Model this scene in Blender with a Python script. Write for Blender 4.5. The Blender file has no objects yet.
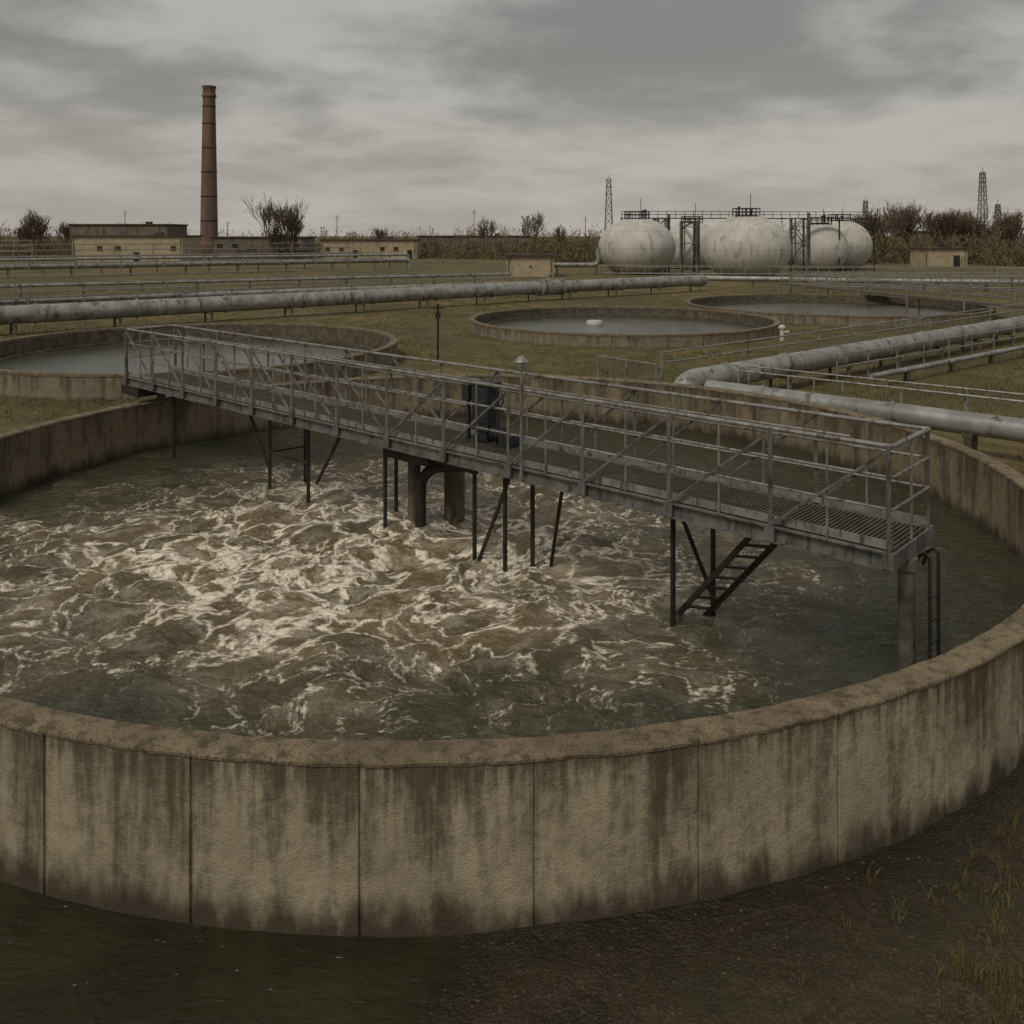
import bpy, math, random
import numpy as np
from mathutils import Vector, Matrix
random.seed(7); rng=np.random.default_rng(11)
scene=bpy.context.scene
V=Vector
# ------------------------------------------------------------ numpy noise
TAB=rng.random((256,256))
def vnoise(x,y):
    xi=np.floor(x).astype(int); yi=np.floor(y).astype(int)
    fx=x-xi; fy=y-yi; fx=fx*fx*(3-2*fx); fy=fy*fy*(3-2*fy)
    a=TAB[xi%256,yi%256]; b=TAB[(xi+1)%256,yi%256]; c=TAB[xi%256,(yi+1)%256]; d=TAB[(xi+1)%256,(yi+1)%256]
    return (a*(1-fx)+b*fx)*(1-fy)+(c*(1-fx)+d*fx)*fy
def fbm(x,y,o=4,g=.5):
    s=0;a=1;t=0
    for i in range(o):
        s=s+a*vnoise(x*2**i+17.3*i,y*2**i+5.7*i); t+=a; a*=g
    return s/t
# ------------------------------------------------------------ materials
class NT:
    def __init__(s,nt): s.nt=nt
    def n(s,t,**k):
        nd=s.nt.nodes.new(t)
        for a,b in k.items(): setattr(nd,a,b)
        return nd
    def l(s,a,b): s.nt.links.new(a,b)
    def setin(s,sock,v):
        if isinstance(v,bpy.types.NodeSocket): s.l(v,sock)
        else: sock.default_value=v
    def math(s,op,a,b=0.0,c=None,clamp=False):
        m=s.n('ShaderNodeMath',operation=op,use_clamp=clamp)
        s.setin(m.inputs[0],a); s.setin(m.inputs[1],b)
        if c is not None: s.setin(m.inputs[2],c)
        return m.outputs[0]
    def vmath(s,op,a,b=(0,0,0),sc=None):
        m=s.n('ShaderNodeVectorMath',operation=op)
        s.setin(m.inputs[0],a)
        if op=='SCALE': s.setin(m.inputs[3],sc)
        else: s.setin(m.inputs[1],b)
        return m.outputs[0]
    def length(s,a):
        m=s.n('ShaderNodeVectorMath',operation='LENGTH'); s.l(a,m.inputs[0]); return m.outputs['Value']
    def noise(s,vec,scale,detail=4,rough=.55,dist=0,col=False):
        m=s.n('ShaderNodeTexNoise'); s.setin(m.inputs['Vector'],vec)
        m.inputs['Scale'].default_value=scale; m.inputs['Detail'].default_value=detail
        m.inputs['Roughness'].default_value=rough; m.inputs['Distortion'].default_value=dist
        return m.outputs['Color' if col else 'Fac']
    def mapr(s,v,a,b,c=0.,d=1.,smooth=True):
        m=s.n('ShaderNodeMapRange',interpolation_type='SMOOTHSTEP' if smooth else 'LINEAR')
        s.setin(m.inputs[0],v)
        for i,q in enumerate((a,b,c,d)): m.inputs[i+1].default_value=q
        return m.outputs[0]
    def mix(s,f,a,b,bt='MIX'):
        m=s.n('ShaderNodeMix',data_type='RGBA',blend_type=bt)
        s.setin(m.inputs[0],f)
        for i,q in ((6,a),(7,b)):
            if isinstance(q,tuple) and len(q)==3: q=q+(1,)
            s.setin(m.inputs[i],q)
        return m.outputs[2]
    def scalev(s,vec,sc):
        return s.vmath('MULTIPLY',vec,sc)
    def sep(s,vec):
        m=s.n('ShaderNodeSeparateXYZ'); s.l(vec,m.inputs[0]); return m.outputs
    def bump(s,h,strength=.5,dist=.02):
        m=s.n('ShaderNodeBump'); m.inputs['Strength'].default_value=strength; m.inputs['Distance'].default_value=dist
        s.l(h,m.inputs['Height']); return m.outputs[0]
def newmat(name):
    m=bpy.data.materials.new(name); m.use_nodes=True
    t=NT(m.node_tree); b=m.node_tree.nodes['Principled BSDF']
    tc=t.n('ShaderNodeNewGeometry').outputs['Position']
    return m,t,b,tc
def simple(name,c1,c2,scale=2.,rough=.7,metal=0.,bumps=.3,bd=.01,stain=None,detail=3,spec=.3,sl=.54):
    m,t,b,P=newmat(name)
    f=t.mapr(t.noise(P,scale,detail,.6),.35,.65)
    c=t.mix(f,c1,c2)
    if stain:
        f2=t.mapr(t.noise(t.scalev(P,(1,1,.3)),scale*2.3,3,.65),sl,.68)
        c=t.mix(f2,c,stain)
    t.l(c,b.inputs['Base Color']); b.inputs['Roughness'].default_value=rough; b.inputs['Metallic'].default_value=metal
    b.inputs['Specular IOR Level'].default_value=spec
    if bumps>0: t.l(t.bump(t.noise(P,scale*8,1,.6),bumps,bd),b.inputs['Normal'])
    return m
def concrete(name,zc,zl,light=(.43,.365,.25),dark=(.085,.068,.043)):
    m,t,b,P=newmat(name)
    at=t.n('ShaderNodeAttribute',attribute_name='panel').outputs['Fac']
    z=t.sep(P)[2]
    n1=t.noise(P,.9,3,.6); n2=t.noise(P,7,5,.7); n3=t.noise(P,45,2,.6)
    c=t.mix(t.mapr(n1,.3,.7),light,tuple(x*.75 for x in light))
    c=t.mix(t.math('MULTIPLY',t.mapr(n2,.42,.7),.5),c,tuple(x*.45 for x in light))
    c=t.mix(t.math('MULTIPLY',at,.32),c,tuple(x*.4 for x in light))
    h=t.math('DIVIDE',t.math('SUBTRACT',z,zc),zl-zc)
    s1=t.noise(t.scalev(P,(2.0,2.0,.25)),1.4,4,.62)
    s2=t.noise(t.scalev(P,(9,9,.7)),1.4,4,.68)
    st=t.math('ADD',t.math('MULTIPLY',s1,.68),t.math('MULTIPLY',s2,.32))
    st=t.math('ADD',st,t.math('MULTIPLY',t.math('SUBTRACT',n2,.5),.2))
    thr=t.math('ADD',st,t.math('MULTIPLY',h,.15))
    run=t.math('MULTIPLY',t.mapr(thr,.50,.74),.95)
    c=t.mix(run,c,dark)
    top=t.math('ADD',h,t.math('MULTIPLY',t.math('SUBTRACT',s2,.5),.5))
    c=t.mix(t.math('MULTIPLY',t.mapr(top,.84,1.0),.7),c,dark)
    bot=t.math('ADD',t.math('MULTIPLY',t.noise(t.scalev(P,(3,3,1)),1.3,3,.65),.55),t.math('MULTIPLY',h,-1.))
    bm=t.mapr(bot,.0,.30)
    c=t.mix(t.math('MULTIPLY',bm,.92),c,tuple(x*.5 for x in dark))
    ln=t.math('ABSOLUTE',t.math('SUBTRACT',t.math('ADD',h,t.math('MULTIPLY',t.noise(P,1.6,4,.7),.16)),.36))
    lf=t.math('MULTIPLY',t.mapr(ln,.0,.012,1,0),t.mapr(n2,.45,.6))
    c=t.mix(t.math('MULTIPLY',lf,.4),c,(.36,.34,.27))
    t.l(c,b.inputs['Base Color'])
    b.inputs['Roughness'].default_value=.85; b.inputs['Specular IOR Level'].default_value=.25
    t.l(t.bump(t.math('ADD',t.math('MULTIPLY',t.noise(P,9,4,.7),.7),t.math('MULTIPLY',n3,.4)),.8,.025),b.inputs['Normal'])
    return m
M={}
M['conc']=concrete('weathered_concrete',0,1.45)
M['conc2']=concrete('weathered_concrete_far',-.2,1.0,light=(.27,.23,.16),dark=(.08,.067,.045))
m,t,b,P=newmat('coping_concrete')
n2=t.noise(P,6,5,.7); n3=t.noise(P,50,3,.7); n1=t.noise(P,1.1,3,.6)
c=t.mix(t.mapr(n1,.3,.7),(.27,.213,.14),(.18,.14,.09))
c=t.mix(t.mapr(n2,.44,.66),c,(.10,.079,.05)); c=t.mix(t.math('MULTIPLY',t.mapr(n3,.50,.66),.8),c,(.055,.044,.028))
t.l(c,b.inputs['Base Color']); b.inputs['Roughness'].default_value=.88; b.inputs['Specular IOR Level'].default_value=.2
t.l(t.bump(t.math('ADD',n2,t.math('MULTIPLY',n3,.6)),1.,.025),b.inputs['Normal']); M['cope']=m
M['inner']=concrete('wet_inner_concrete',.1,1.5,light=(.27,.215,.14),dark=(.07,.055,.035))
M['steel']=simple('galvanised_steel',(.22,.218,.20),(.14,.137,.125),3.,.5,.4,.2,.004,stain=(.085,.06,.038),sl=.5)
M['rail']=simple('painted_rail_steel',(.31,.308,.285),(.20,.198,.18),4.,.45,.35,0,.003,stain=(.11,.08,.05),sl=.5)
M['dark']=simple('dark_rusty_steel',(.042,.037,.03),(.026,.023,.02),3.,.6,.3,.3,.006,stain=(.07,.04,.022))
M['grate']=simple('deck_grating',(.14,.122,.095),(.09,.078,.06),5.,.65,.3,0,.005,stain=(.09,.06,.035))
M['pipe']=simple('pipe_cladding',(.34,.345,.32),(.22,.224,.205),1.2,.48,.3,.25,.006,stain=(.12,.105,.078))
M['column']=simple('column_concrete',(.14,.12,.085),(.075,.064,.045),3.,.75,0,.5,.01,stain=(.05,.04,.028))
M['blue']=simple('motor_paint',(.038,.044,.048),(.025,.029,.033),6.,.5,.1,.2,.004,stain=(.05,.035,.025))
M['dome']=simple('dome_cladding',(.54,.53,.48),(.45,.44,.39),.5,.6,0,.2,.03,stain=(.34,.325,.28))
M['wallp']=simple('render_wall',(.42,.34,.225),(.33,.265,.175),.6,.85,0,.3,.02,stain=(.22,.175,.115))
M['wallg']=simple('grey_wall',(.18,.15,.11),(.12,.10,.075),.6,.85,0,.3,.02,stain=(.08,.065,.047))
M['roof']=simple('roof_felt',(.08,.066,.05),(.05,.042,.033),1.,.85,0,.3,.02)
M['glass']=simple('dark_window',(.02,.022,.024),(.03,.032,.034),1.,.15,0,.0,.01,spec=.5)
M['bark']=simple('bark',(.13,.10,.07),(.09,.07,.05),1.5,.9,0,0,.02)
M['lattice']=simple('lattice_steel',(.13,.12,.105),(.09,.085,.075),1.,.7,.2,0,.01)
M['globe']=simple('lamp_glass',(.42,.41,.37),(.35,.34,.31),3.,.3,0,0,.003)
M['stone']=simple('gravel_stone',(.10,.075,.045),(.05,.036,.022),9.,.9,0,0,.01)
def brickmat():
    m,t,b,P=newmat('chimney_brick')
    s=t.sep(P)
    br=t.n('ShaderNodeTexBrick'); cmb=t.n('ShaderNodeCombineXYZ')
    t.l(t.math('MULTIPLY',t.math('ARCTAN2',t.math('ADD',s[1],-260.),t.math('ADD',s[0],87.5)),2.1),cmb.inputs[0]); t.l(s[2],cmb.inputs[1])
    t.l(cmb.outputs[0],br.inputs['Vector']); br.inputs['Scale'].default_value=1.0
    br.inputs['Brick Width'].default_value=.5; br.inputs['Row Height'].default_value=.2; br.inputs['Mortar Size'].default_value=.02
    br.inputs['Color1'].default_value=(.19,.11,.07,1); br.inputs['Color2'].default_value=(.14,.082,.054,1); br.inputs['Mortar'].default_value=(.17,.13,.10,1)
    c=t.mix(t.mapr(t.noise(t.scalev(P,(1,1,.2)),.5,5,.6),.4,.7),br.outputs['Color'],(.10,.066,.045))
    t.l(c,b.inputs['Base Color']); b.inputs['Roughness'].default_value=.9
    return m
M['brick']=brickmat()
def foliage(name,a,bb):
    m,t,b,P=newmat(name)
    c=t.mix(t.mapr(t.noise(P,.22,3,.7),.35,.65),a,bb)
    t.l(c,b.inputs['Base Color']); b.inputs['Roughness'].default_value=.9; b.inputs['Specular IOR Level'].default_value=.1
    return m
M['leaf']=foliage('scrub_foliage',(.115,.095,.055),(.18,.14,.08))
M['leaf2']=foliage('bush_foliage',(.095,.09,.042),(.15,.125,.06))
M['grass']=foliage('grass_blades',(.175,.14,.052),(.088,.086,.034))
# ground
m,t,b,P=newmat('ground_soil_grass')
s=t.sep(P)
n1=t.noise(P,.07,3,.6); n2=t.noise(P,.6,5,.65); n3=t.noise(P,5,4,.7); n4=t.noise(P,30,2,.7)
g=t.mix(t.mapr(n1,.38,.62),(.175,.132,.05),(.080,.080,.033))
g=t.mix(t.math('MULTIPLY',t.mapr(n2,.42,.60),.8),g,(.062,.054,.024))
g=t.mix(t.math('MULTIPLY',t.mapr(n3,.45,.65),.5),g,(.20,.155,.065))
bare=t.mapr(t.noise(P,.045,3,.5,1.),.60,.68)
g=t.mix(t.math('MULTIPLY',bare,.55),g,(.15,.118,.072))
mud=t.mix(t.mapr(n3,.35,.65),(.060,.043,.022),(.033,.024,.012))
mud=t.mix(t.math('MULTIPLY',t.mapr(n4,.5,.66),.75),mud,(.12,.088,.05))
mud=t.mix(t.math('MULTIPLY',t.mapr(n2,.48,.62),.65),mud,(.046,.045,.02))
near=t.mapr(t.math('ADD',s[1],t.math('MULTIPLY',n2,5.)),15,22,1,0)
dw=t.length(t.scalev(t.vmath('SUBTRACT',P,(-1.05,18.65,0)),(1,1,0)))
damp=t.mapr(t.math('ADD',dw,t.math('MULTIPLY',n2,-1.3)),10.3,11.9,1,0)
lowz=t.mapr(s[2],-.065,-.01,1,0)
damp=t.math('MULTIPLY',t.math('MAXIMUM',damp,lowz),near)
mud=t.mix(t.math('MULTIPLY',damp,.75),mud,(.017,.0145,.008))
c=t.mix(near,g,mud)
t.l(c,b.inputs['Base Color'])
t.l(t.mapr(damp,0,1,.92,.38,False),b.inputs['Roughness']); b.inputs['Specular IOR Level'].default_value=.3
t.l(t.bump(t.math('ADD',n3,t.math('MULTIPLY',n4,.5)),.9,.06),b.inputs['Normal']); M['ground']=m
def calm(name,col,rough=.08,sc=2.,bs=.25):
    m,t,b,P=newmat(name)
    f=t.noise(P,.5,3,.6); c=t.mix(t.mapr(f,.35,.65),col,tuple(x*.6 for x in col))
    t.l(c,b.inputs['Base Color']); b.inputs['Roughness'].default_value=rough; b.inputs['IOR'].default_value=1.33
    t.l(t.bump(t.noise(t.scalev(P,(1,2.2,1)),sc,3,.6,.5),bs,.03),b.inputs['Normal']); return m
M['calm']=calm('still_tank_water',(.06,.062,.036),.2,2,.5)
M['puddle']=calm('puddle_water',(.036,.034,.018),.08,4.,1.4)
# turbulent foamy water
m,t,b,P=newmat('foaming_water')
w1=t.vmath('SCALE',t.vmath('SUBTRACT',t.noise(P,.5,1,.5,col=True),(.5,.5,.5)),sc=1.5)
P2=t.vmath('ADD',P,w1)
w2=t.vmath('SCALE',t.vmath('SUBTRACT',t.noise(P2,2.4,3,.6,col=True),(.5,.5,.5)),sc=.48)
P3=t.vmath('ADD',P2,w2)
n1=t.noise(P3,.72,3,.55); n2=t.noise(P3,2.0,4,.6); n3=t.noise(P2,10,4,.72)
vo=t.n('ShaderNodeTexVoronoi',feature='DISTANCE_TO_EDGE'); t.l(P3,vo.inputs['Vector']); vo.inputs['Scale'].default_value=.72
def vein(n,w): return t.mapr(t.math('ABSOLUTE',t.math('SUBTRACT',n,.5)),0,w,1,0,False)
v1=vein(n1,.085); v2=vein(n2,.07); v3=t.mapr(vo.outputs[0],0,.16,1,0,False)
dv=t.scalev(t.vmath('SUBTRACT',P,(-2.9,16.9,.15)),(.82,1.,0))
dist=t.math('ADD',t.length(dv),t.math('MULTIPLY',t.math('SUBTRACT',t.noise(P,.32,2,.5),.5),9.))
Mk=t.mapr(dist,.8,9.2,1,0)
A=t.math('MAXIMUM',t.math('MAXIMUM',v1,t.math('MULTIPLY',v3,.92)),t.math('MULTIPLY',v2,.60))
A=t.math('ADD',A,t.math('MULTIPLY',t.math('SUBTRACT',n3,.5),1.5))
A=t.math('ADD',A,t.math('MULTIPLY',Mk,.46))
fo=t.mapr(A,.93,1.5)
film=t.math('MULTIPLY',t.math('MULTIPLY',t.mapr(t.math('ADD',n2,t.math('MULTIPLY',n3,.5)),.68,.95),Mk),.30)
foam=t.math('MAXIMUM',t.math('MULTIPLY',fo,t.mapr(Mk,.02,.38,.08,1.)),film)
brown=t.math('MULTIPLY',t.mapr(Mk,.05,.85),t.mapr(n1,.25,.6,.3,1))
c=t.mix(brown,(.046,.047,.026),(.17,.125,.064))
c=t.mix(foam,c,(.88,.80,.66))
t.l(c,b.inputs['Base Color']); t.l(t.mapr(foam,0,.5,.16,.8,False),b.inputs['Roughness']); b.inputs['IOR'].default_value=1.33
b.inputs['Specular Tint'].default_value=(1,.95,.82,1)
hb=t.math('ADD',t.noise(t.scalev(P,(1,1.7,1)),4.,4,.65,.6),t.math('MULTIPLY',t.noise(P2,13,2,.6),.25))
t.l(t.bump(hb,.9,.14),b.inputs['Normal']); M['foam']=m
# ------------------------------------------------------------ mesh builder
def empty(name,loc=(0,0,0)):
    e=bpy.data.objects.new(name,None); e.location=loc; scene.collection.objects.link(e); e.empty_display_size=.5; return e
class MB:
    def __init__(s): s.v=[]; s.f=[]
    def add(s,vs,fs):
        o=len(s.v); s.v.extend([tuple(q) for q in vs]); s.f.extend([tuple(i+o for i in f) for f in fs])
    def tube(s,a,b,r0,r1=None,n=8,cap=True):
        a=V(a); b=V(b); r1=r0 if r1 is None else r1
        d=(b-a); 
        if d.length<1e-6: return
        d.normalize(); up=V((0,0,1)) if abs(d.z)<.95 else V((1,0,0))
        x=d.cross(up).normalized(); y=d.cross(x)
        vs=[]
        for p,r in ((a,r0),(b,r1)):
            for i in range(n):
                t_=2*math.pi*i/n; vs.append(p+x*(r*math.cos(t_))+y*(r*math.sin(t_)))
        fs=[(i,(i+1)%n,n+(i+1)%n,n+i) for i in range(n)]
        if cap: fs+= [tuple(range(n-1,-1,-1)),tuple(range(n,2*n))]
        s.add(vs,fs)
    def sweep(s,pts,r,n=12,cap=True):
        pts=[V(p) for p in pts]; vs=[]; prev=None
        for k,p in enumerate(pts):
            d=(pts[min(k+1,len(pts)-1)]-pts[max(k-1,0)]).normalized()
            if prev is None:
                up=V((0,0,1)) if abs(d.z)<.95 else V((1,0,0)); x=d.cross(up).normalized()
            else:
                x=(prev-d*prev.dot(d)).normalized()
            prev=x; y=d.cross(x)
            for i in range(n):
                a=2*math.pi*i/n; vs.append(p+x*(r*math.cos(a))+y*(r*math.sin(a)))
        fs=[]
        for k in range(len(pts)-1):
            for i in range(n): fs.append((k*n+i,k*n+(i+1)%n,(k+1)*n+(i+1)%n,(k+1)*n+i))
        if cap: fs+=[tuple(range(n-1,-1,-1)),tuple((len(pts)-1)*n+i for i in range(n))]
        s.add(vs,fs)
    def box(s,c,size,rot=0.,ax=None):
        c=V(c); hx,hy,hz=[q/2 for q in size]
        if ax is None:
            X=V((math.cos(rot),math.sin(rot),0)); Y=V((-math.sin(rot),math.cos(rot),0)); Z=V((0,0,1))
        else: X,Y,Z=ax
        vs=[c+X*(hx*i)+Y*(hy*j)+Z*(hz*k) for k in(-1,1) for j in(-1,1) for i in(-1,1)]
        s.add(vs,[(0,2,3,1),(4,5,7,6),(0,1,5,4),(2,6,7,3),(0,4,6,2),(1,3,7,5)])
    def beam(s,a,b,w,h,up=V((0,0,1))):
        a=V(a); b=V(b); d=(b-a); L=d.length; d.normalize()
        if abs(d.dot(up))>.95: up=V((1,0,0))
        y=up.cross(d).normalized(); z=d.cross(y)
        s.box((a+b)/2,(L,w,h),ax=(d,y,z))
    def lathe(s,prof,c=(0,0,0),n=48,closed=False):
        vs=[];c=V(c)
        for r,z in prof:
            for i in range(n):
                a=2*math.pi*i/n; vs.append((c.x+r*math.cos(a),c.y+r*math.sin(a),c.z+z))
        fs=[]; k=len(prof)
        for j in range(k-1 if not closed else k):
            j2=(j+1)%k
            for i in range(n): fs.append((j*n+i,j*n+(i+1)%n,j2*n+(i+1)%n,j2*n+i))
        s.add(vs,fs)
    def obj(s,name,mat,parent=None,smooth=False):
        me=bpy.data.meshes.new(name); me.from_pydata(s.v,[],s.f); me.update()
        me.materials.append(mat)
        o=bpy.data.objects.new(name,me); scene.collection.objects.link(o)
        if parent: 
            o.parent=parent; o.matrix_parent_inverse=Matrix.Translation(-V(parent.location))
        if smooth:
            me.polygons.foreach_set('use_smooth',[True]*len(me.polygons))
            me.set_sharp_from_angle(angle=math.radians(40))
        return o
def npmesh(name,verts,faces,mat,parent=None,smooth=True):
    me=bpy.data.meshes.new(name)
    nv=len(verts); nf=len(faces); k=faces.shape[1]
    me.vertices.add(nv); me.vertices.foreach_set('co',verts.astype(np.float32).ravel())
    me.loops.add(nf*k); me.loops.foreach_set('vertex_index',faces.astype(np.int32).ravel())
    me.polygons.add(nf); me.polygons.foreach_set('loop_start',np.arange(0,nf*k,k,dtype=np.int32))
    me.polygons.foreach_set('use_smooth',np.full(nf,smooth))
    me.update(calc_edges=True); me.validate(); me.materials.append(mat)
    o=bpy.data.objects.new(name,me); scene.collection.objects.link(o)
    if parent: o.parent=parent; o.matrix_parent_inverse=Matrix.Translation(-V(parent.location))
    return o
# ------------------------------------------------------------ ground
def axis(n0,step,far,grow):
    a=[0.]; st=step
    while a[-1]<far:
        if a[-1]>n0: st*=grow
        a.append(a[-1]+st)
    return np.array(a)
def gheight(GX,GY):
    GZ=(fbm(GX*.5+40,GY*.5+9,4)-.5)*.12+(fbm(GX*3+4,GY*3,4,.6)-.5)*.07
    rdip=np.hypot((GX+4.4)/7.0,(GY-6.2)/3.6)+.5*(fbm(GX*.8,GY*.8+50,3)-.5)
    GZ=GZ-.005-np.clip(1-rdip,0,1)*.17
    return GZ*np.clip(1-(GY-60)/100,0,1)*np.clip(1-(np.abs(GX)-60)/100,0,1)
ax=axis(7,.07,3000,1.06); gx=np.concatenate([-ax[:0:-1],ax])
ay=axis(9,.06,4000,1.05); gy=ay+2.0; gy=np.concatenate([[-400,-100,-20,-5,0,1.2],gy])
GX,GY=np.meshgrid(gx,gy)
GZ=gheight(GX,GY)
ny,nx=GX.shape
idx=np.arange(nx*ny).reshape(ny,nx)
F=np.stack([idx[:-1,:-1],idx[:-1,1:],idx[1:,1:],idx[1:,:-1]],-1).reshape(-1,4)
npmesh('ground',np.stack([GX,GY,GZ],-1).reshape(-1,3),F,M['ground'])
a=np.linspace(0,2*math.pi,97)[:-1]
pv=[(-4.4,6.2,-.068)]+[(-4.4+9.*math.cos(q),6.2+4.6*math.sin(q),-.068) for q in a]
mb=MB(); mb.add(pv,[(0,i+1,(i+1)%96+1) for i in range(96)]); mb.obj('puddle',M['puddle'])
# ------------------------------------------------------------ main tank
TC=V((-1.05,18.65,0)); RO=10.87; RI=10.55; HT=1.45
tank=empty('concrete_aeration_tank',TC)
def ringwall(name,prof,angs,ind,mat,pan,noisea=.006):
    na=len(angs); vs=[]
    for r,z,g in prof:
        rr=r+g*ind+ (vnoise(np.array(angs)*60,np.full(na,z*4+r*3))-.5)*noisea*2
        zz=z+(vnoise(np.array(angs)*45+9,np.full(na,z*4+r*7))-.5)*noisea*1.5
        vs.append(np.stack([TC.x+rr*np.cos(angs),TC.y+rr*np.sin(angs),zz],-1))
    vs=np.concatenate(vs); k=len(prof); idx=np.arange(k*na).reshape(k,na)
    A=idx[:-1];B=idx[1:]
    f=np.stack([A,np.roll(A,-1,1),np.roll(B,-1,1),B],-1).reshape(-1,4)
    o=npmesh(name,vs,f,mat,tank,True)
    at=o.data.attributes.new('panel','FLOAT','POINT'); at.data.foreach_set('value',np.tile(pan,k).astype(np.float32))
    o.data.set_sharp_from_angle(angle=math.radians(35))
    return o
angs=[];ind=[];pan=[]
off=math.radians(-90-1.4)
for p in range(45):
    base=off+math.radians(8*p); pr=random.random()
    for dg,iv in [(0,-.022),(.05,-.018),(.09,0)]+[(q,0) for q in np.linspace(.5,7.5,15)]+[(7.91,0),(7.95,-.018)]:
        angs.append(base+math.radians(dg)); ind.append(iv); pan.append(pr)
angs=np.array(angs);ind=np.array(ind);pan=np.array(pan)
ringwall('outer_wall',[(RO,z,1) for z in np.concatenate([[-.35],np.linspace(-.1,1.41,12)])],angs,ind,M['conc'],pan)
ringwall('coping',[(RO-.004,1.395,1),(RO+.010,1.402,.6),(RO+.012,1.43,.5),(RO-.002,1.449,.4),(RO-.03,1.455,.3),(RO-.08,1.456,.2),(RO-.16,1.458,.1),(RI+.08,1.456,0),(RI+.005,1.45,0),(RI-.008,1.43,0),(RI-.008,1.40,0),(RI+.01,1.39,0)],angs,ind,M['cope'],pan,.011)
ringwall('inner_wall',[(RI,z,-1) for z in np.linspace(1.405,-.4,10)],angs,ind,M['inner'],pan)
# foaming water
n=430; q=np.linspace(-10.75,10.75,n); WX,WY=np.meshgrid(q,q)
wx=WX+TC.x; wy=WY+TC.y
turb=np.clip(1-np.hypot(wx+2.6,wy-17.0)/9.,0,1)
wrx=wx+1.2*(fbm(wx*.5,wy*.5+30,3)-.5); wry=wy+1.2*(fbm(wx*.5+70,wy*.5,3)-.5)
r1=1-np.abs(2*fbm(wrx*.9+3,wry*.9,4)-1)*1.6
WZ=.12+(fbm(wrx*1.6,wry*2.0,4)-.5)*.15+turb*((r1-.5)*.24+(fbm(wrx*3,wry*3,3)-.5)*.14)+(fbm(wx*.7,wy*1.4,2)-.5)*.06
idx=np.arange(n*n).reshape(n,n)
F=np.stack([idx[:-1,:-1],idx[:-1,1:],idx[1:,1:],idx[1:,:-1]],-1).reshape(-1,4)
rc=np.hypot(WX,WY).ravel()[F].max(1); F=F[rc<10.74]
npmesh('water',np.stack([wx,wy,WZ],-1).reshape(-1,3),F,M['foam'])
# ------------------------------------------------------------ distant tanks
def tank2(c,R,h,wall=.3,drop=.5,name='round_settling_tank'):
    e=empty(name,(c[0],c[1],0))
    mb=MB(); mb.lathe([(R,-.2),(R,h-.1)],(c[0],c[1],0),128)
    mb.obj('tank_wall',M['conc2'],e,True)
    mb=MB(); mb.lathe([(R-wall,h-.1),(R-wall,-.3)],(c[0],c[1],0),128); mb.obj('inner_wall',M['column'],e,True)
    mb=MB(); mb.lathe([(R-.01,h-.11),(R+.02,h-.10),(R+.02,h+.004),(R-wall-.02,h+.004),(R-wall-.02,h-.13),(R-wall+.02,h-.13)],(c[0],c[1],0),128); mb.obj('coping',M['cope'],e,True)
    mb=MB(); mb.lathe([(.001,h-drop),(R-wall+.05,h-drop)],(c[0],c[1],0),96); mb.obj('water_surface',M['calm'],e)
    mb=MB(); mb.lathe([(R-wall-.6,h-drop-.1),(R-wall-.6,h-drop+.1),(R-wall-.72,h-drop+.1),(R-wall-.72,h-drop-.1)],(c[0],c[1],0),96); mb.obj('weir_channel',M['column'],e,True)
    return e
tank2((-15.2,42.6),9.7,.9,drop=.8)
tB=tank2((7.0,57.5),9.7,.7,drop=.62); tC=tank2((24.9,70),11.2,.7,drop=.62)
mb=MB(); mb.lathe([(0,.32),(.5,.30),(.55,.2),(.55,-.1)],(5.5,60,0),20); mb.obj('centre_well',M['dome'],tB,True)
# ------------------------------------------------------------ bridge
A0=V((4.69,11.07,0)); BD=V((-.7426,.6697,0)); BP=V((.6697,.7426,0)); BL=20.6; BW=1.3
def bp(s,w,z): q=A0+BD*s+BP*w; return V((q.x,q.y,z))
br=empty('steel_footbridge',bp(BL/2,BW/2,2.0))
ZB,ZD,ZT=1.88,2.08,3.40
ch=MB()
for w in (0,BW):
    sg=-1 if w==0 else 1
    ch.beam(bp(0,w,(ZB+ZD)/2),bp(BL,w,(ZB+ZD)/2),.02,ZD-ZB)
    for z in (ZB,ZD): ch.beam(bp(0,w+sg*.035,z),bp(BL,w+sg*.035,z),.09,.016)
ch.beam(bp(-.01,-.05,1.98),bp(-.01,BW+.05,1.98),.03,.20); ch.beam(bp(BL,0,1.98),bp(BL,BW,1.98),.03,.20)
s=.4
while s<BL:
    ch.beam(bp(s,0.02,1.95),bp(s,BW-.02,1.95),.07,.12); s+=1.02
ch.obj('chord_beams',M['steel'],br)
gr=MB(); s=.05
while s<BL-.03:
    gr.beam(bp(s,.03,2.08),bp(s,BW-.03,2.08),.03,.035); s+=.062
for w in np.linspace(.1,BW-.1,9): gr.beam(bp(.03,w,2.06),bp(BL-.03,w,2.06),.008,.03)
gr.obj('deck_grating',M['grate'],br)
NP=13; pl=BL/NP
ra=MB(); tr=MB()
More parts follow.
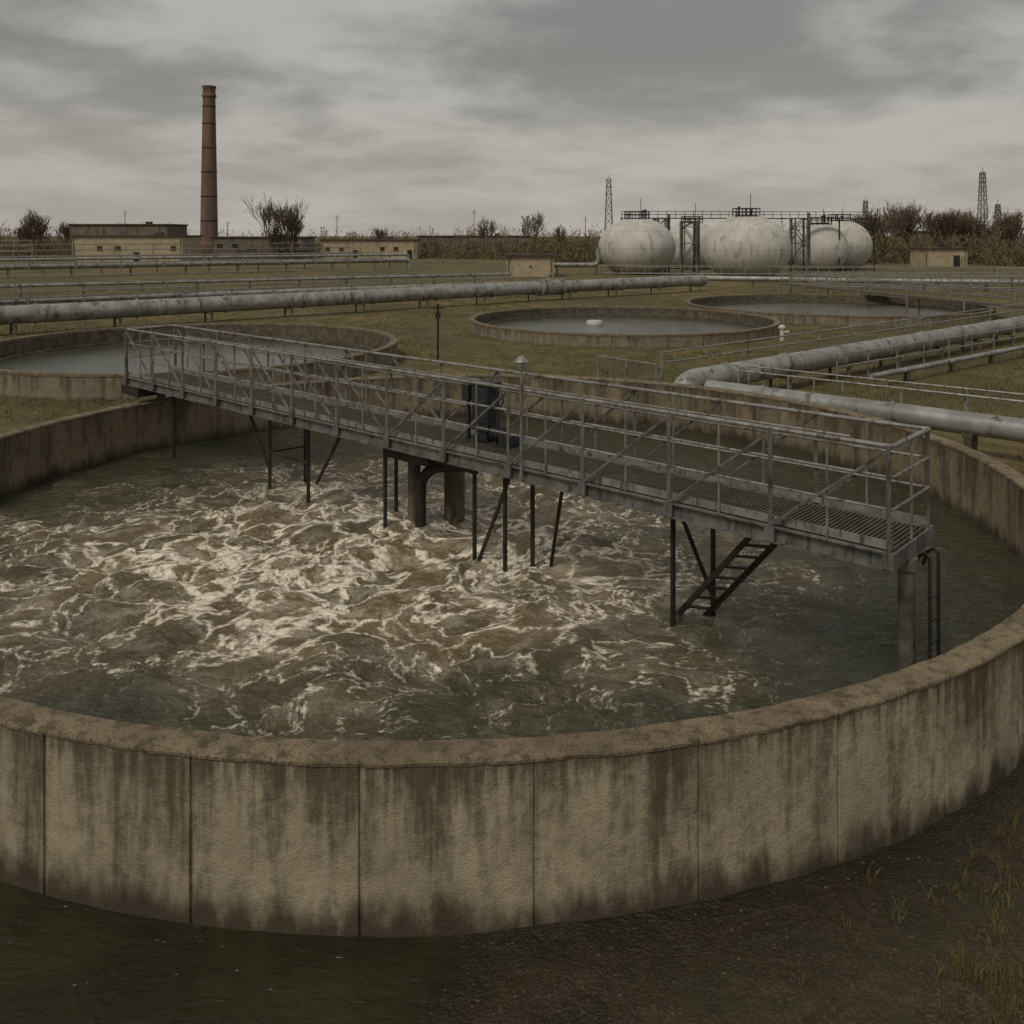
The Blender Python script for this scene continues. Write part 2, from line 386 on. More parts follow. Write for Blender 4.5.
for w in (0,BW):
    sg=-1 if w==0 else 1; ww=w+sg*.03
    for z,r in ((ZT,.030),(3.02,.018),(2.62,.018)): ra.tube(bp(0,ww,z),bp(BL,ww,z),r,n=8)
    ra.beam(bp(0,w,2.17),bp(BL,w,2.17),.012,.11)
    for i in range(NP+1):
        s=min(max(i*pl,.03),BL-.03)
        tr.beam(bp(s,ww+sg*.05,ZB),bp(s,ww+sg*.05,ZT+.02),.045,.045)
        tr.box(bp(s,ww+sg*.05,2.0),(.14,.05,.2),rot=math.atan2(BD.y,BD.x))
        if i<NP:
            s2=s+pl-.03
            lo,hi=(s2,s) if i<6 else (s,s2)
            tr.beam(bp(lo,ww+sg*.05,2.12),bp(hi,ww+sg*.05,3.36),.036,.036)
        ra.tube(bp(s+pl/2 if i<NP else s,ww,2.1),bp(s+pl/2 if i<NP else s,ww,ZT),.016,n=6)
for s in (0.0,BL):
    for z,r in ((ZT,.030),(3.02,.018),(2.62,.018)): ra.tube(bp(s,-.03,z),bp(s,BW+.03,z),r,n=8)
    ra.tube(bp(s,BW/2,2.1),bp(s,BW/2,ZT),.02)
ra.tube(bp(1,BW-.12,3.18),bp(BL-1,BW-.12,3.18),.018)
ra.obj('handrails',M['rail'],br,True); tr.obj('truss_posts_and_diagonals',M['steel'],br)
us=MB()
def post(s,w,r=.04,z0=-.3): us.tube(bp(s,w,z0),bp(s,w,ZB),r,n=8)
for s,w in ((3.36,.35),(3.05,1.0),(6.75,.3),(6.5,.75),(7.5,.3),(10.0,.3),(10.6,1.1),(12.6,.3),(14.1,.3),(14.0,1.2),(18.6,.3)):
    post(s,w)
us.tube(bp(.85,1.15,1.5),bp(.85,1.15,ZB),.04)
def brace(a,b,w=.05): us.beam(a,b,w,w)
brace(bp(3.25,.36,1.85),bp(2.95,.95,.3))
brace(bp(6.6,.3,1.85),bp(7.45,.3,.0)); brace(bp(5.6,.5,1.85),bp(6.25,.95,.1))
brace(bp(15.0,.3,1.85),bp(14.1,.3,.6)); brace(bp(11.4,.3,1.85),bp(12.3,.3,.6))
brace(bp(12.6,.3,1.),bp(14.1,.3,1.),.045); brace(bp(14.1,.3,1.),bp(14.0,1.2,1.),.045)
brace(bp(10.0,.3,1.7),bp(10.6,1.1,1.7)); brace(bp(7.5,.35,1.7),bp(9.4,.5,1.7),.09)
us.obj('support_legs',M['dark'],br,True)
st=MB()
pa,pb=bp(1.95,.15,1.86),bp(3.75,.85,-.15); pc,pd=bp(1.6,.35,1.86),bp(3.4,1.05,-.15)
st.beam(pa,pb,.03,.08); st.beam(pc,pd,.03,.08)
for i in range(1,9):
    k=i/9; st.beam(pa.lerp(pb,k),pc.lerp(pd,k),.07,.022)
st.obj('inclined_ladder',M['dark'],br)
co=MB()
e=bp(.05,.62,0); co.lathe([(.105,-.5),(.105,1.70),(.14,1.72),(.14,1.87),(.0,1.87)],(e.x,e.y,0),24)
c1=bp(9.75,.85,0); co.lathe([(.13,-.5),(.13,1.6),(.19,1.62),(.19,1.84),(0,1.84)],(c1.x,c1.y,0),24)
c2=bp(9.25,1.5,0); co.lathe([(.21,-.5),(.21,1.5),(.3,1.52),(.3,1.84),(0,1.84)],(c2.x,c2.y,0),28)
e=bp(20.0,.65,0); co.lathe([(.12,-.5),(.12,1.84),(0,1.84)],(e.x,e.y,0),20)
co.obj('concrete_columns',M['column'],br,True)
pp=MB()
c=bp(9.45,.75,0); pts=[(c.x,c.y,-.4),(c.x,c.y,.95)]
for k in range(7):
    a=math.pi/2*k/6; pts.append((c.x+.4*(1-math.cos(a)),c.y+.1*(1-math.cos(a)),.95+.4*math.sin(a)))
pts.append((c.x+1.3,c.y+.2,1.35)); pp.sweep(pts,.11,14)
pp.box(bp(20.3,.65,1.74),(1.0,1.5,.24),rot=math.atan2(BD.y,BD.x))
pp.box(bp(9.3,.9,1.72),(1.3,1.4,.22),rot=math.atan2(BD.y,BD.x))
pp.obj('inlet_pipe_and_bearings',M['dark'],br,True)
rt=math.atan2(BD.y,BD.x)
dr=MB(); dr.box(bp(7.85,.95,2.75),(.42,.32,.85),rot=rt); dr.box(bp(7.85,.95,3.2),(.48,.38,.04),rot=rt); dr.box(bp(7.85,.95,2.25),(.3,.25,.25),rot=rt)
dr.box(bp(7.85,.78,2.8),(.34,.02,.65),rot=rt)
dr.box(bp(8.25,.9,3.0),(.18,.2,.3),rot=rt); dr.box(bp(8.25,.9,2.5),(.06,.06,.8),rot=rt)
dr.tube(bp(7.3,.9,2.3),bp(7.6,.9,2.3),.12,n=16)
for k in range(4): dr.tube(bp(7.34+k*.06,.9,2.3),bp(7.36+k*.06,.9,2.3),.14,n=16)
dr.box(bp(7.2,.9,2.2),(.25,.3,.24),rot=rt)
w0=bp(7.5,.9,2.95); wr=[w0+BD*(.16*math.cos(q))+V((0,0,.16*math.sin(q))) for q in np.linspace(0,2*math.pi,17)]
dr.sweep(wr,.014,6,False); dr.tube(w0-BD*.16,w0+BD*.16,.01); dr.tube(w0-V((0,0,.16)),w0+V((0,0,.16)),.01); dr.tube(bp(7.5,.9,2.1),bp(7.5,.9,2.95),.03)
dr.obj('drive_motor_and_cabinet',M['blue'],br,True)
lb=bp(6.0,-.12,0); lamp=empty('walkway_lamp',(lb.x,lb.y,1.9))
mb=MB(); mb.lathe([(.024,1.9),(.024,3.74),(.045,3.76),(.045,3.80),(0,3.8)],(lb.x,lb.y,0),12); mb.lathe([(.115,3.88),(.12,3.89),(.075,3.95),(.03,3.985),(0,3.99)],(lb.x,lb.y,0),20)
mb.beam((lb.x,lb.y,2.0),bp(6.0,0,2.0),.05,.05); mb.beam((lb.x,lb.y,3.3),bp(6.0,0,3.3),.03,.03)
mb.obj('pole_and_hood',M['rail'],lamp,True)
mb=MB(); mb.lathe([(.0,3.8),(.055,3.8),(.09,3.85),(.105,3.89),(.0,3.89)],(lb.x,lb.y,0),20); mb.obj('lamp_globe',M['globe'],lamp,True)
ld=empty('access_ladder',(5.6,12.0,0)); mb=MB()
for dx in (0,.20):
    x0=5.5+dx; y0=11.85+dx*.9
    pts=[(x0-.16,y0+.1,1.56),(x0-.12,y0+.07,1.74),(x0-.05,y0+.02,1.80),(x0,y0,1.74),(x0,y0,1.6),(x0,y0,-.3)]
    mb.sweep(pts,.024,8)
for k in range(5): mb.tube((5.5,11.85,.0+k*.3),(5.70,12.03,.0+k*.3),.014,n=6)
mb.obj('ladder_frame',M['dark'],ld,True)
# ------------------------------------------------------------ pipelines
def pipeline(name,pts,r,sup=5.,legmat='column',flange=6.,mat='pipe'):
    e=empty(name,pts[0]); mb=MB(); P_=[V(p) for p in pts]
    out=[P_[0]]
    for i in range(1,len(P_)-1):
        a=(P_[i-1]-P_[i]).normalized(); b=(P_[i+1]-P_[i]).normalized(); R=r*2.2
        for k in range(9):
            t_=k/8; out.append((P_[i]+a*R)*(1-t_)**2+P_[i]*2*t_*(1-t_)+(P_[i]+b*R)*t_**2)
    out.append(P_[-1]); mb.sweep(out,r,20)
    fl=MB(); sp=MB()
    for i in range(len(P_)-1):
        a,b=P_[i],P_[i+1]; L=(b-a).length; d=(b-a).normalized()
        s=flange*.5
        while s<L-.3:
            fl.tube(a+d*(s-.05),a+d*(s+.05),r*1.13,n=20); s+=flange
        if abs(d.z)<.5:
            s=sup*.3
            while s<L:
                p=a+d*s; perp=V((-d.y,d.x,0)).normalized()
                gx_=p.z-r
                sp.beam(V((p.x,p.y,gx_+.03))-perp*r*1.2,V((p.x,p.y,gx_+.03))+perp*r*1.2,.25,.12)
                for q in (-1,1): sp.beam(V((p.x,p.y,-.2))+perp*r*q,V((p.x,p.y,gx_))+perp*r*q,.12,.12)
                s+=sup
    mb.obj('pipe',M[mat],e,True); fl.obj('flanges',M[mat],e,True)
    if sp.v: sp.obj('supports',M[legmat],e)
    return e
pipeline('pipeline',[(-45,41.2,1.2),(3.6,83,1.2),(20.5,96,1.2)],.56,6.)
pipeline('pipeline',[(-60,54,1.0),(3.6,94,1.0),(4,100,1.0)],.24,5.,flange=8)
pipeline('pipeline',[(-80,60,1.5),(0,104,1.5)],.16,5.,flange=8)
pipeline('pipeline',[(-105,101,1.6),(-18.2,160,1.6),(-18.2,160,-.2)],.45,8.,flange=10)
pipeline('pipeline',[(-105,110,2.4),(-19,165,2.4),(-19,165,0)],.22,8.,flange=10)
pipeline('pipeline',[(45,65.5,.95),(5.7,30.6,.95),(5.7,30.6,-.5)],.42,4.5,flange=4)
pipeline('pipeline',[(6.5,29.8,.9),(14.5,22.4,.9),(22,15.4,.9)],.31,3.5,flange=4)
pipeline('pipeline',[(48,63,.5),(14,35,.5)],.11,4,flange=5)
pipeline('pipeline',[(20,105,1.),(75,88,1.)],.3,6.,flange=8)
pipeline('pipeline',[(-1,135,1.5),(13,136,1.5),(13,136,4)],.35,6.,flange=8)
ve=empty('valve_assembly',(3.4,82.6,0)); mb=MB()
mb.tube((2.9,82.3,1.2),(4.2,83.5,1.2),.72,n=20); mb.tube((2.5,82.0,1.2),(2.7,82.15,1.2),.8,n=20); mb.tube((4.4,83.6,1.2),(4.6,83.8,1.2),.8,n=20)
mb.tube((3.5,82.9,1.2),(3.5,82.9,2.4),.18,n=10); mb.tube((3.5,82.9,2.35),(3.5,82.9,2.45),.4,n=14); mb.obj('valve_body',M['pipe'],ve,True)
# ------------------------------------------------------------ railings
def railing(name,pts,h=1.1,sp=2.,r=.025,rails=(1.,.55),z=0.,mat='rail',base=0.):
    e=empty(name,(pts[0][0],pts[0][1],z)); mb=MB()
    for i in range(len(pts)-1):
        a=V((pts[i][0],pts[i][1],0)); b=V((pts[i+1][0],pts[i+1][1],0)); L=(b-a).length; n=max(1,round(L/sp))
        for k in rails: mb.tube(a+V((0,0,z+h*k)),b+V((0,0,z+h*k)),r,n=6)
        for j in range(n+1):
            p=a.lerp(b,j/n); mb.tube(p+V((0,0,base-.1)),p+V((0,0,z+h)),r*1.15,n=6)
    mb.obj('rails_and_posts',M[mat],e,True); return e
railing('handrail',[(5.3,31.8),(45,66.8)],1.85,2.6,.036,(1.,.80))
railing('handrail',[(7.6,30.2),(15.5,23.2),(22,17.2)],1.45,1.9,.034,(1.,.62))
railing('handrail',[(8.2,31.2),(17,23.6),(23,18)],1.45,2.2,.03,(1.,))
railing('handrail',[(13,36),(46,62.5)],1.2,2.4,.03,(1.,.6))
railing('handrail',[(3.2,33.5),(5.0,31.2)],1.5,1.8,.035,(1.,))
railing('handrail',[(-50,43),(2.5,88)],1.9,3.5,.04,(1.,.7))
railing('handrail',[(-70,60),(0,100)],2.5,4,.05,(1.,.75,.5))
railing('handrail',[(-60,47),(0,97)],1.7,4,.04,(1.,.75))
railing('handrail',[(-100,100),(-22,152)],3.0,6,.08,(1.,.7))
railing('handrail',[(-110,118),(-30,170)],4.5,6,.08,(1.,.8,.6))
railing('handrail',[(-120,150),(-88,165)],5.0,3,.09,(1.,.8,.6,.4))
railing('handrail',[(12,118),(60,112),(95,100)],2.0,3,.05,(1.,.5))
railing('handrail',[(15,123),(70,118)],1.6,3,.05,(1.,.5))
wk=empty('service_walkway',(33,75,1)); mb=MB()
a,b=V((28.0,92,1.)),V((37.5,55,1.)); pr=V((.968,.249,0))
mb.beam(a,b,1.2,.12); mb.obj('deck',M['grate'],wk); mb=MB()
for sg in (-.6,.6):
    for z in (.55,1.1): mb.tube(a+pr*sg+V((0,0,z)),b+pr*sg+V((0,0,z)),.035,n=6)
    for k in range(25):
        p=a.lerp(b,k/24)+pr*sg; mb.tube(p,p+V((0,0,1.1)),.035,n=6)
        if k%4==0: mb.tube(p-V((0,0,1.4)),p,.07,n=6)
mb.obj('rails',M['rail'],wk,True)
railing('handrail',[(29,93),(50,90),(60,70)],1.8,2.0,.05,(1.,.7,.4))
railing('handrail',[(30,97),(55,94),(64,74)],2.0,2.0,.05,(1.,.7,.4))
pe=empty('service_pole',(-3.5,42.5,0)); mb=MB(); mb.tube((-3.5,42.5,-.1),(-3.5,42.5,2.75),.05,n=8); mb.beam((-3.75,42.5,2.55),(-3.25,42.5,2.55),.05,.05); mb.box((-3.5,42.42,2.2),(.25,.08,.3)); mb.obj('pole',M['dark'],pe,True)
hb_=empty('hydrant_standpipe',(15.5,51,0)); mb=MB(); mb.lathe([(.12,0),(.12,.7),(.2,.72),(.2,.82),(.1,.9),(0,.92)],(15.3,51,0),14); mb.tube((15.3,51,.5),(15.7,51,.5),.08); mb.obj('standpipe',M['dome'],hb_,True)
# ------------------------------------------------------------ digesters
def digester(c,r,h,seed):
    e=empty('digester_dome_tank',(c[0],c[1],0)); mb=MB(); prof=[]
    for k in range(33):
        a=-math.pi/2+math.pi*k/32
        prof.append((max(.001,r*abs(math.cos(a))**.92),h/2*(1+math.sin(a)) -.5))
    mb.lathe(prof,(c[0],c[1],0),64); mb.obj('shell',M['dome'],e,True)
    rb=MB()
    for i in range(18):
        a=2*math.pi*i/18
        rb.sweep([(c[0]+(q-.02)*math.cos(a),c[1]+(q-.02)*math.sin(a),z) for q,z in prof[3:31]],.05,4)
    for k in (10,16,22):
        q,z=prof[k]; rb.sweep([(c[0]+(q-.02)*math.cos(a),c[1]+(q-.02)*math.sin(a),z) for a in np.linspace(0,2*math.pi,65)],.05,4,False)
    rb.obj('seam_ribs',M['dome'],e)
    tp=MB(); z=h-.6
    tp.lathe([(1.6,z-.3),(1.6,z+.15),(0,z+.15)],(c[0],c[1],0),20)
    for i in range(12):
        a=2*math.pi*i/12; x,y=c[0]+1.9*math.cos(a),c[1]+1.9*math.sin(a); tp.tube((x,y,z-.4),(x,y,z+1.1),.06,n=5)
    for zz in (.6,1.1): tp.sweep([(c[0]+1.9*math.cos(a),c[1]+1.9*math.sin(a),z+zz) for a in np.linspace(0,2*math.pi,25)],.05,5,False)
    rn=random.Random(seed)
    for i in range(3):
        x=c[0]+rn.uniform(-1.4,1.4); hh=rn.uniform(.6,1.3); tp.tube((x,c[1],z),(x,c[1],z+hh),.13,n=8); tp.tube((x,c[1],z+hh),(x,c[1],z+hh+.2),.2,n=8)
    tp.tube((c[0]+.6,c[1],z),(c[0]+.6,c[1],z+rn.uniform(2.5,3.6)),.05,n=5)
    tp.obj('roof_platform_and_vents',M['dark'],e,True)
digester((32.8,126),6.05,9.2,1); digester((19.3,139),5.9,9.1,2); digester((57.5,158),5.4,9.1,3); digester((32.0,160),5.4,8.8,4)
digester((52.0,152),4.5,8.5,5)
def frame_tower(c,w,h,name='access_tower'):
    e=empty(name,(c[0],c[1],0)); mb=MB()
    for i in(-1,1):
        for j in(-1,1): mb.beam((c[0]+i*w/2,c[1]+j*w/2,-.2),(c[0]+i*w/2,c[1]+j*w/2,h),.2,.2)
    z=0;k=0
    while z<h-.5:
        z2=min(z+2.4,h)
        for j in(-1,1):
            a,b_=(-1,1) if k%2 else (1,-1)
            mb.beam((c[0]+a*w/2,c[1]+j*w/2,z),(c[0]+b_*w/2,c[1]+j*w/2,z2),.12,.12)
        mb.box((c[0],c[1],z2),(w+.3,w+.3,.12)); z=z2;k+=1
    mb.tube((c[0]+w*.8,c[1],0),(c[0]+w*.8,c[1],h+.8),.22,n=10); mb.tube((c[0]-w*.75,c[1],0),(c[0]-w*.75,c[1],h),.16,n=10)
    mb.obj('frame',M['steel'],e)
frame_tower((26.0,132),1.7,8.0); frame_tower((41.2,129),1.7,8.4); frame_tower((24.0,145),1.6,8.6)
cw=empty('overhead_catwalk',(35,136,9)); mb=MB()
a,b=V((17.5,141),).to_3d() if False else V((17.5,144,8.7)),V((60,149,8.7)); mb.beam(a,b,1.,.15)
for z in (.6,1.1): mb.tube(a+V((0,-.5,z)),b+V((0,-.5,z)),.05,n=5)
for k in range(30): p=a.lerp(b,k/29)+V((0,-.5,0)); mb.tube(p,p+V((0,0,1.1)),.05,n=5)
for k in range(8): p=a.lerp(b,k/7); mb.tube(p-V((0,0,8.8)),p,.13,n=6)
mb.obj('catwalk',M['dark'],cw)
# ------------------------------------------------------------ buildings
def building(name,c,w,d,h,mat,nwin,win=(1.2,1.2),doors=(),par=.35):
    e=empty(name,(c[0],c[1],0)); mb=MB(); mb.box((c[0],c[1],h/2-.2),(w,d,h+.4)); mb.obj('walls',M[mat],e)
    rf=MB(); rf.box((c[0],c[1],h+par/2),(w+.7,d+.7,par)); rf.box((c[0]+w*.2,c[1],h+par+.35),(1.4,1.4,.7)); rf.obj('roof',M['roof'],e)
    wn=MB(); fr=MB(); y=c[1]-d/2
    for i in range(nwin):
        x=c[0]-w/2+w*(i+.5)/nwin
        z=h*.55
        if i in doors: wn.box((x,y-.02,1.1),(1.2,.08,2.2)); continue
        if (i*7+int(abs(c[0])))%4==1: continue
        wn.box((x,y-.01,z),(win[0],.06,win[1])); fr.box((x,y-.06,z-win[1]/2-.06),(win[0]+.3,.16,.1)); fr.box((x,y-.05,z),(.07,.06,win[1])); fr.box((x,y-.05,z+win[1]/2+.05),(win[0]+.2,.1,.1))
    fr.tube((c[0]-w/2+.3,y-.12,0),(c[0]-w/2+.3,y-.12,h),.07,n=6); fr.tube((c[0]+w/2-.4,y-.12,0),(c[0]+w/2-.4,y-.12,h),.07,n=6)
    if wn.v: wn.obj('windows_and_doors',M['glass'],e)
    fr.obj('window_frames_and_downpipes',M['wallg'],e)
    return e
building('low_office_building',(-85.5,206),24.5,12,5.6,'wallp',6,(1.1,.8),(3,))
building('industrial_shed',(-104,245),26,14,8.6,'wallg',7,(1.6,1.1),(2,))
building('industrial_shed',(-72,262),26,14,5.2,'wallg',6,(1.6,1.1),(2,))
building('low_office_building',(-36.0,231),24,10,4.6,'wallp',7,(1.1,.8),(2,6))
building('pump_house',(2.6,131),6.8,5,2.9,'wallp',1,(.05,.05),())
building('pump_house',(81,171),8.0,6,3.4,'wallp',2,(.9,.6),(1,),.2)
building('industrial_shed',(-12,292),36,12,5.5,'wallg',9,(1.6,1.1),(2,))
building('industrial_shed',(150,300),30,12,7.,'wallg',6,(1.8,1.1),(2,))
bw=empty('boundary_wall',(-60,215,0)); mb=MB(); mb.box((-62,226,.9),(24,.4,2.2)); mb.box((-62,226,2.05),(24.2,.6,.12)); mb.obj('wall',M['wallg'],bw)
ce=empty('brick_chimney',(-87.5,260,0)); mb=MB(); prof=[(2.9,-.5),(2.9,3.5),(2.55,4.)]
for z in np.linspace(5,45.5,10): prof.append((2.5-(z-4)/42*.75,z))
prof+=[(1.95,45.7),(2.05,46.2),(1.95,46.6),(1.78,46.8),(1.8,48.3),(1.95,48.5),(1.95,49),(1.4,49),(1.4,46)]
mb.lathe(prof,(-87.5,260,0),32); mb.obj('stack',M['brick'],ce,True)
mb=MB()
for z in (10,17,24,31,38,43): 
    r=2.5-(z-4)/42*.75+.05; mb.lathe([(r,z),(r+.06,z),(r+.06,z+.25),(r,z+.25)],(-87.5,260,0),32)
mb.obj('iron_bands',M['dark'],ce)
def pylon(c,h,w):
    e=empty('lattice_mast',(c[0],c[1],0)); mb=MB(); L=9
    def cor(k): 
        t_=k/L; ww=w*(1-t_*.6)/2; return [V((c[0]+i*ww,c[1]+j*ww,h*t_)) for i,j in((-1,-1),(1,-1),(1,1),(-1,1))]
    for k in range(L):
        a,b=cor(k),cor(k+1)
        for i in range(4):
            j=(i+1)%4; mb.beam(a[i],b[i],.2,.2); mb.beam(a[i],b[j],.12,.12); mb.beam(a[j],b[i],.12,.12); mb.beam(b[i],b[j],.12,.12)
    for zf,aw in ((.78,.45),(.88,.4),(.97,.38)): mb.beam((c[0]-w*aw,c[1],h*zf),(c[0]+w*aw,c[1],h*zf),.22,.22)
    mb.tube((c[0],c[1],h),(c[0],c[1],h+1.8),.1,n=5); mb.obj('lattice',M['lattice'],e)
pylon((43,400),31,4.0); pylon((165,420),22,3.4); pylon((183,350),30.5,3.6)
pylon((190,352),18,3.)
for i,(px,d,h) in enumerate([(-172,400,17),(-70,360,14),(-16,380,17),(-8,420,13),(31,380,14),(68,400,13),(-120,380,12),(-180,330,12),(215,380,15),(120,400,14)]):
    e=empty('antenna_pole',(px,d,0)); mb=MB(); mb.tube((px,d,0),(px,d,h),.22,.12,n=6); mb.beam((px-1.1,d,h-1),(px+1.1,d,h-1),.15,.15); mb.beam((px-.7,d,h-2),(px+.7,d,h-2),.15,.15); mb.obj('pole',M['lattice'],e)
# ------------------------------------------------------------ vegetation
def bare_tree(name,c,h,seed,depth=6,leaf=.25,rmin=.05,stems=3,fan=.32):
    rn=random.Random(seed); e=empty(name,(c[0],c[1],0)); mb=MB(); lv=[]
    def grow(p,d,L,r,k):
        mid=p+d*L*.5+V((rn.uniform(-1,1),rn.uniform(-1,1),0))*L*.06; q=p+d*L
        nn=5 if k<2 else 3
        mb.tube(p,mid,r,r*.85,n=nn,cap=False); mb.tube(mid,q,r*.85,r*.68,n=nn,cap=False)
        if k>=depth-2: lv.append(q)
        if k>=depth: return
        nb=rn.choice((2,3,3)) if k>0 else 4
        for i in range(nb):
            dd=V((rn.gauss(0,1),rn.gauss(0,1),rn.gauss(.3,.5))).normalized()
            nd=(d*(1-fan)+dd*fan+V((0,0,.16))).normalized()
            grow(q if i<1 else p.lerp(q,rn.uniform(.4,1)),nd,L*rn.uniform(.70,.92),max(r*.6,rmin),k+1)
    for j in range(stems):
        grow(V((c[0]+rn.uniform(-.6,.6)*stems*.5,c[1]+rn.uniform(-.5,.5),-.1)),V((rn.uniform(-.4,.4),rn.uniform(-.3,.3),1)).normalized(),h*.24*rn.uniform(.7,1.05),h*.014,0)
    mb.obj('trunk_and_branches',M['bark'],e)
    lf=MB()
    for q in lv:
        if rn.random()<leaf:
            for _ in range(3):
                o=q+V((rn.gauss(0,.4),rn.gauss(0,.4),rn.gauss(0,.4))); u=V((rn.gauss(0,1),rn.gauss(0,1),rn.gauss(0,1))).normalized()*.18; w=u.orthogonal().normalized()*.11
                lf.add([o-u,o+w,o+u,o-w],[(0,1,2,3)])
    if lf.v: lf.obj('leaves',M['leaf'],e)
bare_tree('bare_tree',(-56.5,220),17.5,3,5,.2,.042,4,.26)
bare_tree('bare_tree',(-54.5,222),15.,5,5,.2,.042,3,.26)
bare_tree('bare_tree',(-58.5,224),12.,6,5,.2,.042,3,.28)
bare_tree('bare_tree',(-43,300),14,8,4,.3,.08)
bare_tree('bare_tree',(-9,310),17,9,4,.2,.08)
bare_tree('bare_tree',(8,330),18,10,4,.2,.08)
bare_tree('bare_tree',(-150,285),16,12,5,.3,.07,4)
bare_tree('bare_tree',(-157,290),13,13,5,.3,.07,4)
bare_tree('bare_tree',(-143,290),12,15,5,.3,.07,3)
bare_tree('bare_tree',(16,300),13,14,4,.2,.08)
for i in range(18):
    bare_tree('bare_tree',(78+i*2.3+random.uniform(-1.5,1.5),215+random.uniform(-10,16)),random.uniform(12,17) if i>2 else 11,30+i,5,.3,.05,3)
for i in range(6): bare_tree('bare_tree',(120+i*4,205+i*3),random.uniform(8,11.5),60+i,5,.3,.06,3)
def scrub(name,areas,mat):
    vs=[];fs=[];o=0
    for (x0,y0,x1,y1,n,h0,h1,w) in areas:
        for i in range(n):
            t_=rng.random(); cx=x0+(x1-x0)*t_+rng.normal()*1.5; cy=y0+(y1-y0)*t_+rng.normal()*5
            hh=h0+(h1-h0)*rng.random()**2.2; ww=w*(.6+.8*rng.random()); k=int(40+12*hh)
            ph=rng.random(k)**1.3; ang=rng.random(k)*6.283; rad=np.sqrt(rng.random(k))*ww*(1.05-ph*.6)
            C=np.stack([cx+rad*np.cos(ang),cy+rad*np.sin(ang),ph*hh*(.75+.45*rng.random(k))],-1)
            u=rng.normal(size=(k,3))*.55; u[:,2]+=1.2; u/=np.linalg.norm(u,axis=1)[:,None]; 
            v=np.cross(u,rng.normal(size=(k,3))); v/=np.linalg.norm(v,axis=1)[:,None]
            su=(.35+.6*rng.random(k))[:,None]*u; sv=(.05+.10*rng.random(k))[:,None]*v
            vs.append(np.stack([C-su,C+sv,C+su,C-sv],1).reshape(-1,3))
            fs.append(o+np.arange(k*4).reshape(k,4)); o+=k*4
    npmesh(name,np.concatenate(vs),np.concatenate(fs),M[mat],None,False)
scrub('distant_trees',[(-290,330,300,330,480,3,10.,4.),(-250,300,-90,290,80,4,9.5,4.),(60,300,250,290,120,4,11,4),(-20,320,60,320,60,4,9.5,4)],'leaf')
scrub('scrub_hedge',[(-20,235,25,220,80,3,6.,3.),(72,195,150,180,190,3,7.5,3.),(-70,238,-45,238,40,1.5,4,2.5),(-130,230,-105,225,30,2,5,3),(95,175,120,165,60,1.5,4.5,2.5),(-50,250,-20,250,40,3,6.5,2.5)],'leaf')
scrub('scrub_hedge',[(36,190,70,185,50,2,4.5,3.),(10,200,22,185,30,2,4,2.5)],'leaf2')
def grass(name,P_,hmin,hmax,w,mat,nb=3,spread=.06):
    n=len(P_); C=np.repeat(P_,nb,0); k=len(C)
    C=C+np.stack([rng.normal(size=k)*spread,rng.normal(size=k)*spread,np.zeros(k)],-1)
    h=hmin+(hmax-hmin)*rng.random(k)**1.6; an=rng.random(k)*6.283; le=rng.random(k)*.7*h; la=rng.random(k)*6.283
    dx=np.stack([np.cos(an),np.sin(an),np.zeros(k)],-1)*(w/2)
    L=np.stack([np.cos(la)*le,np.sin(la)*le,np.zeros(k)],-1)
    m1=C+L*.35+np.stack([0*h,0*h,h*.6],-1); tp=C+L+np.stack([0*h,0*h,h],-1)
    V_=np.stack([C-dx,C+dx,m1+dx*.7,tp,m1-dx*.7],1).reshape(-1,3)
    F_=np.arange(k*5).reshape(k,5)
    npmesh(name,V_,F_,M[mat],None,False)
def inside(x,y,pad=.15):
    r=np.hypot(x+1.05,y-18.65)<RO+pad
    for cx,cy,R in ((-15.2,42.6,9.7),(7,57.5,9.7),(24.9,70,11.2)): r|=np.hypot(x-cx,y-cy)<R+pad
    return r
N=80000; y=18+82*rng.random(N)**1.25; x=(rng.random(N)*2-1)*(y*.62+1)
dn=fbm(x*.25+5,y*.25,3); ok=(~inside(x,y))&(dn+rng.random(N)*.25>.52); x=x[ok];y=y[ok]
grass('grass',np.stack([x,y,np.full(len(x),-.06)],-1),.06,.22,.03,'grass',3,.12)
Pn=[]
for cx,cy,k,sp in ((3.72,7.3,30,.09),(4.0,7.15,18,.10),(4.2,7.9,20,.2),(3.85,6.85,16,.12),(4.5,8.4,14,.2),(3.2,7.6,9,.3),(4.9,8.9,14,.3),(5.8,9.4,20,.3),(2.6,6.7,5,.3),(7.5,11.0,50,.6),(9.6,13.2,70,.6)):
    for _ in range(k): Pn.append((cx+random.gauss(0,sp),cy+random.gauss(0,sp)))
Pn=np.array(Pn); Pn=Pn[~inside(Pn[:,0],Pn[:,1],.05)]
Pn=np.concatenate([Pn,(gheight(Pn[:,0],Pn[:,1])-.015)[:,None]],1)
grass('weeds',Pn,.04,.2,.008,'grass',9,.03)
vs=[];fs=[];o=0
base=np.array([(1,0,0),(-1,0,0),(0,1,0),(0,-1,0),(0,0,1),(0,0,-1)],float); tri=np.array([(0,2,4),(2,1,4),(1,3,4),(3,0,4),(2,0,5),(1,2,5),(3,1,5),(0,3,5)])
SX=rng.uniform(-3,9,7000); SY=rng.uniform(5.2,13,7000); SZ=gheight(SX,SY)
for x,y,z in zip(SX,SY,SZ):
    if math.hypot(x+1.05,y-18.65)<RO+.05: continue
    s=.005+.018*random.random()**4; bb=base*s*(.7+.6*rng.random((6,1)))*np.array([1,1,.6]); vs.append(bb+np.array([x,y,z+s*.1])); fs.append(tri+o); o+=6
npmesh('gravel',np.concatenate(vs),np.concatenate(fs),M['stone'],None,False)
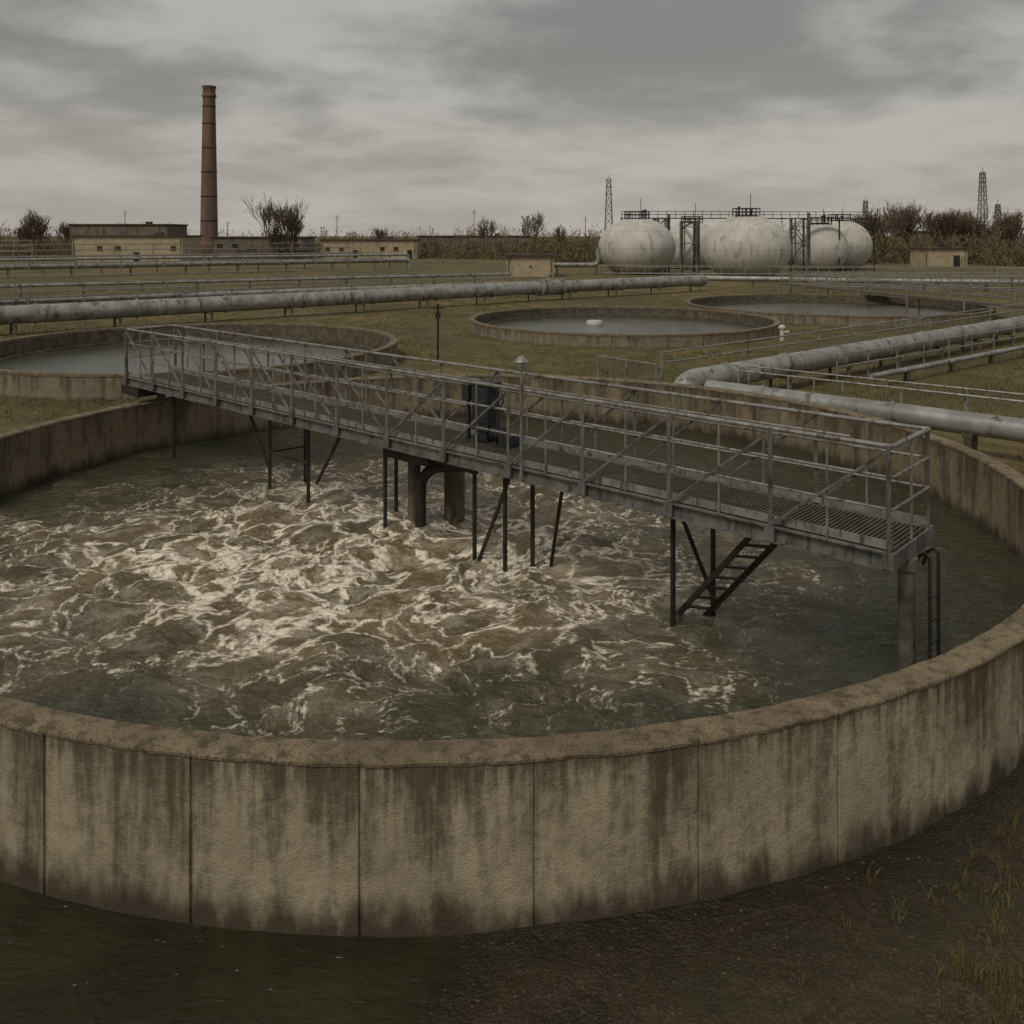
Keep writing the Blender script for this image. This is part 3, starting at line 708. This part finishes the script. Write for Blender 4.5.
# ------------------------------------------------------------ world
w=bpy.data.worlds.new('World'); scene.world=w; w.use_nodes=True; t=NT(w.node_tree)
bg=w.node_tree.nodes['Background']; sky=t.n('ShaderNodeTexSky',sky_type='NISHITA'); sky.sun_disc=False
SE,SR=math.radians(52),math.radians(215)
sky.sun_elevation=SE; sky.sun_rotation=SR; sky.air_density=1.5; sky.dust_density=4
G=t.n('ShaderNodeTexCoord').outputs['Generated']; s=t.sep(G)
zz=t.math('ADD',t.math('MAXIMUM',s[2],0.),.19)
cmb=t.n('ShaderNodeCombineXYZ'); t.l(t.math('DIVIDE',s[0],zz),cmb.inputs[0]); t.l(t.math('DIVIDE',s[1],zz),cmb.inputs[1])
C=cmb.outputs[0]
nA=t.noise(t.vmath('ADD',C,(1.9,.9,0)),1.05,5,.5,.2); nB=t.noise(C,3.2,5,.6,.2)
f=t.math('ADD',t.math('MULTIPLY',nA,.72),t.math('MULTIPLY',nB,.28))
f=t.mapr(f,.39,.61)
col=t.mix(f,(2.05,1.97,1.84),(4.1,3.92,3.66))
hz=t.mapr(s[2],0.,.20,1,0)
col=t.mix(t.math('MULTIPLY',hz,.6),col,(4.55,4.17,3.76))
col=t.mix(t.mapr(s[2],-.15,-.01,1,0),col,(1.,.85,.6))
fin=t.mix(.92,sky.outputs[0],col)
t.l(fin,bg.inputs[0]); bg.inputs[1].default_value=.112
sd=bpy.data.lights.new('sun','SUN'); sd.energy=1.5; sd.angle=math.radians(20); sd.color=(1,.93,.82)
so=bpy.data.objects.new('sun',sd); scene.collection.objects.link(so)
dirv=V((math.sin(SR)*math.cos(SE),math.cos(SR)*math.cos(SE),math.sin(SE)))
so.rotation_euler=dirv.to_track_quat('Z','Y').to_euler()
# ------------------------------------------------------------ camera
cd=bpy.data.cameras.new('camera'); cd.sensor_width=36; cd.lens=31.64; cd.shift_y=-.2705; cd.clip_end=6000; cd.clip_start=.1
cam=bpy.data.objects.new('camera',cd); scene.collection.objects.link(cam); cam.location=(0,0,6); cam.rotation_euler=(math.radians(90),0,0)
scene.camera=cam
scene.view_settings.view_transform='Standard'; scene.view_settings.look='None'; scene.view_settings.exposure=0
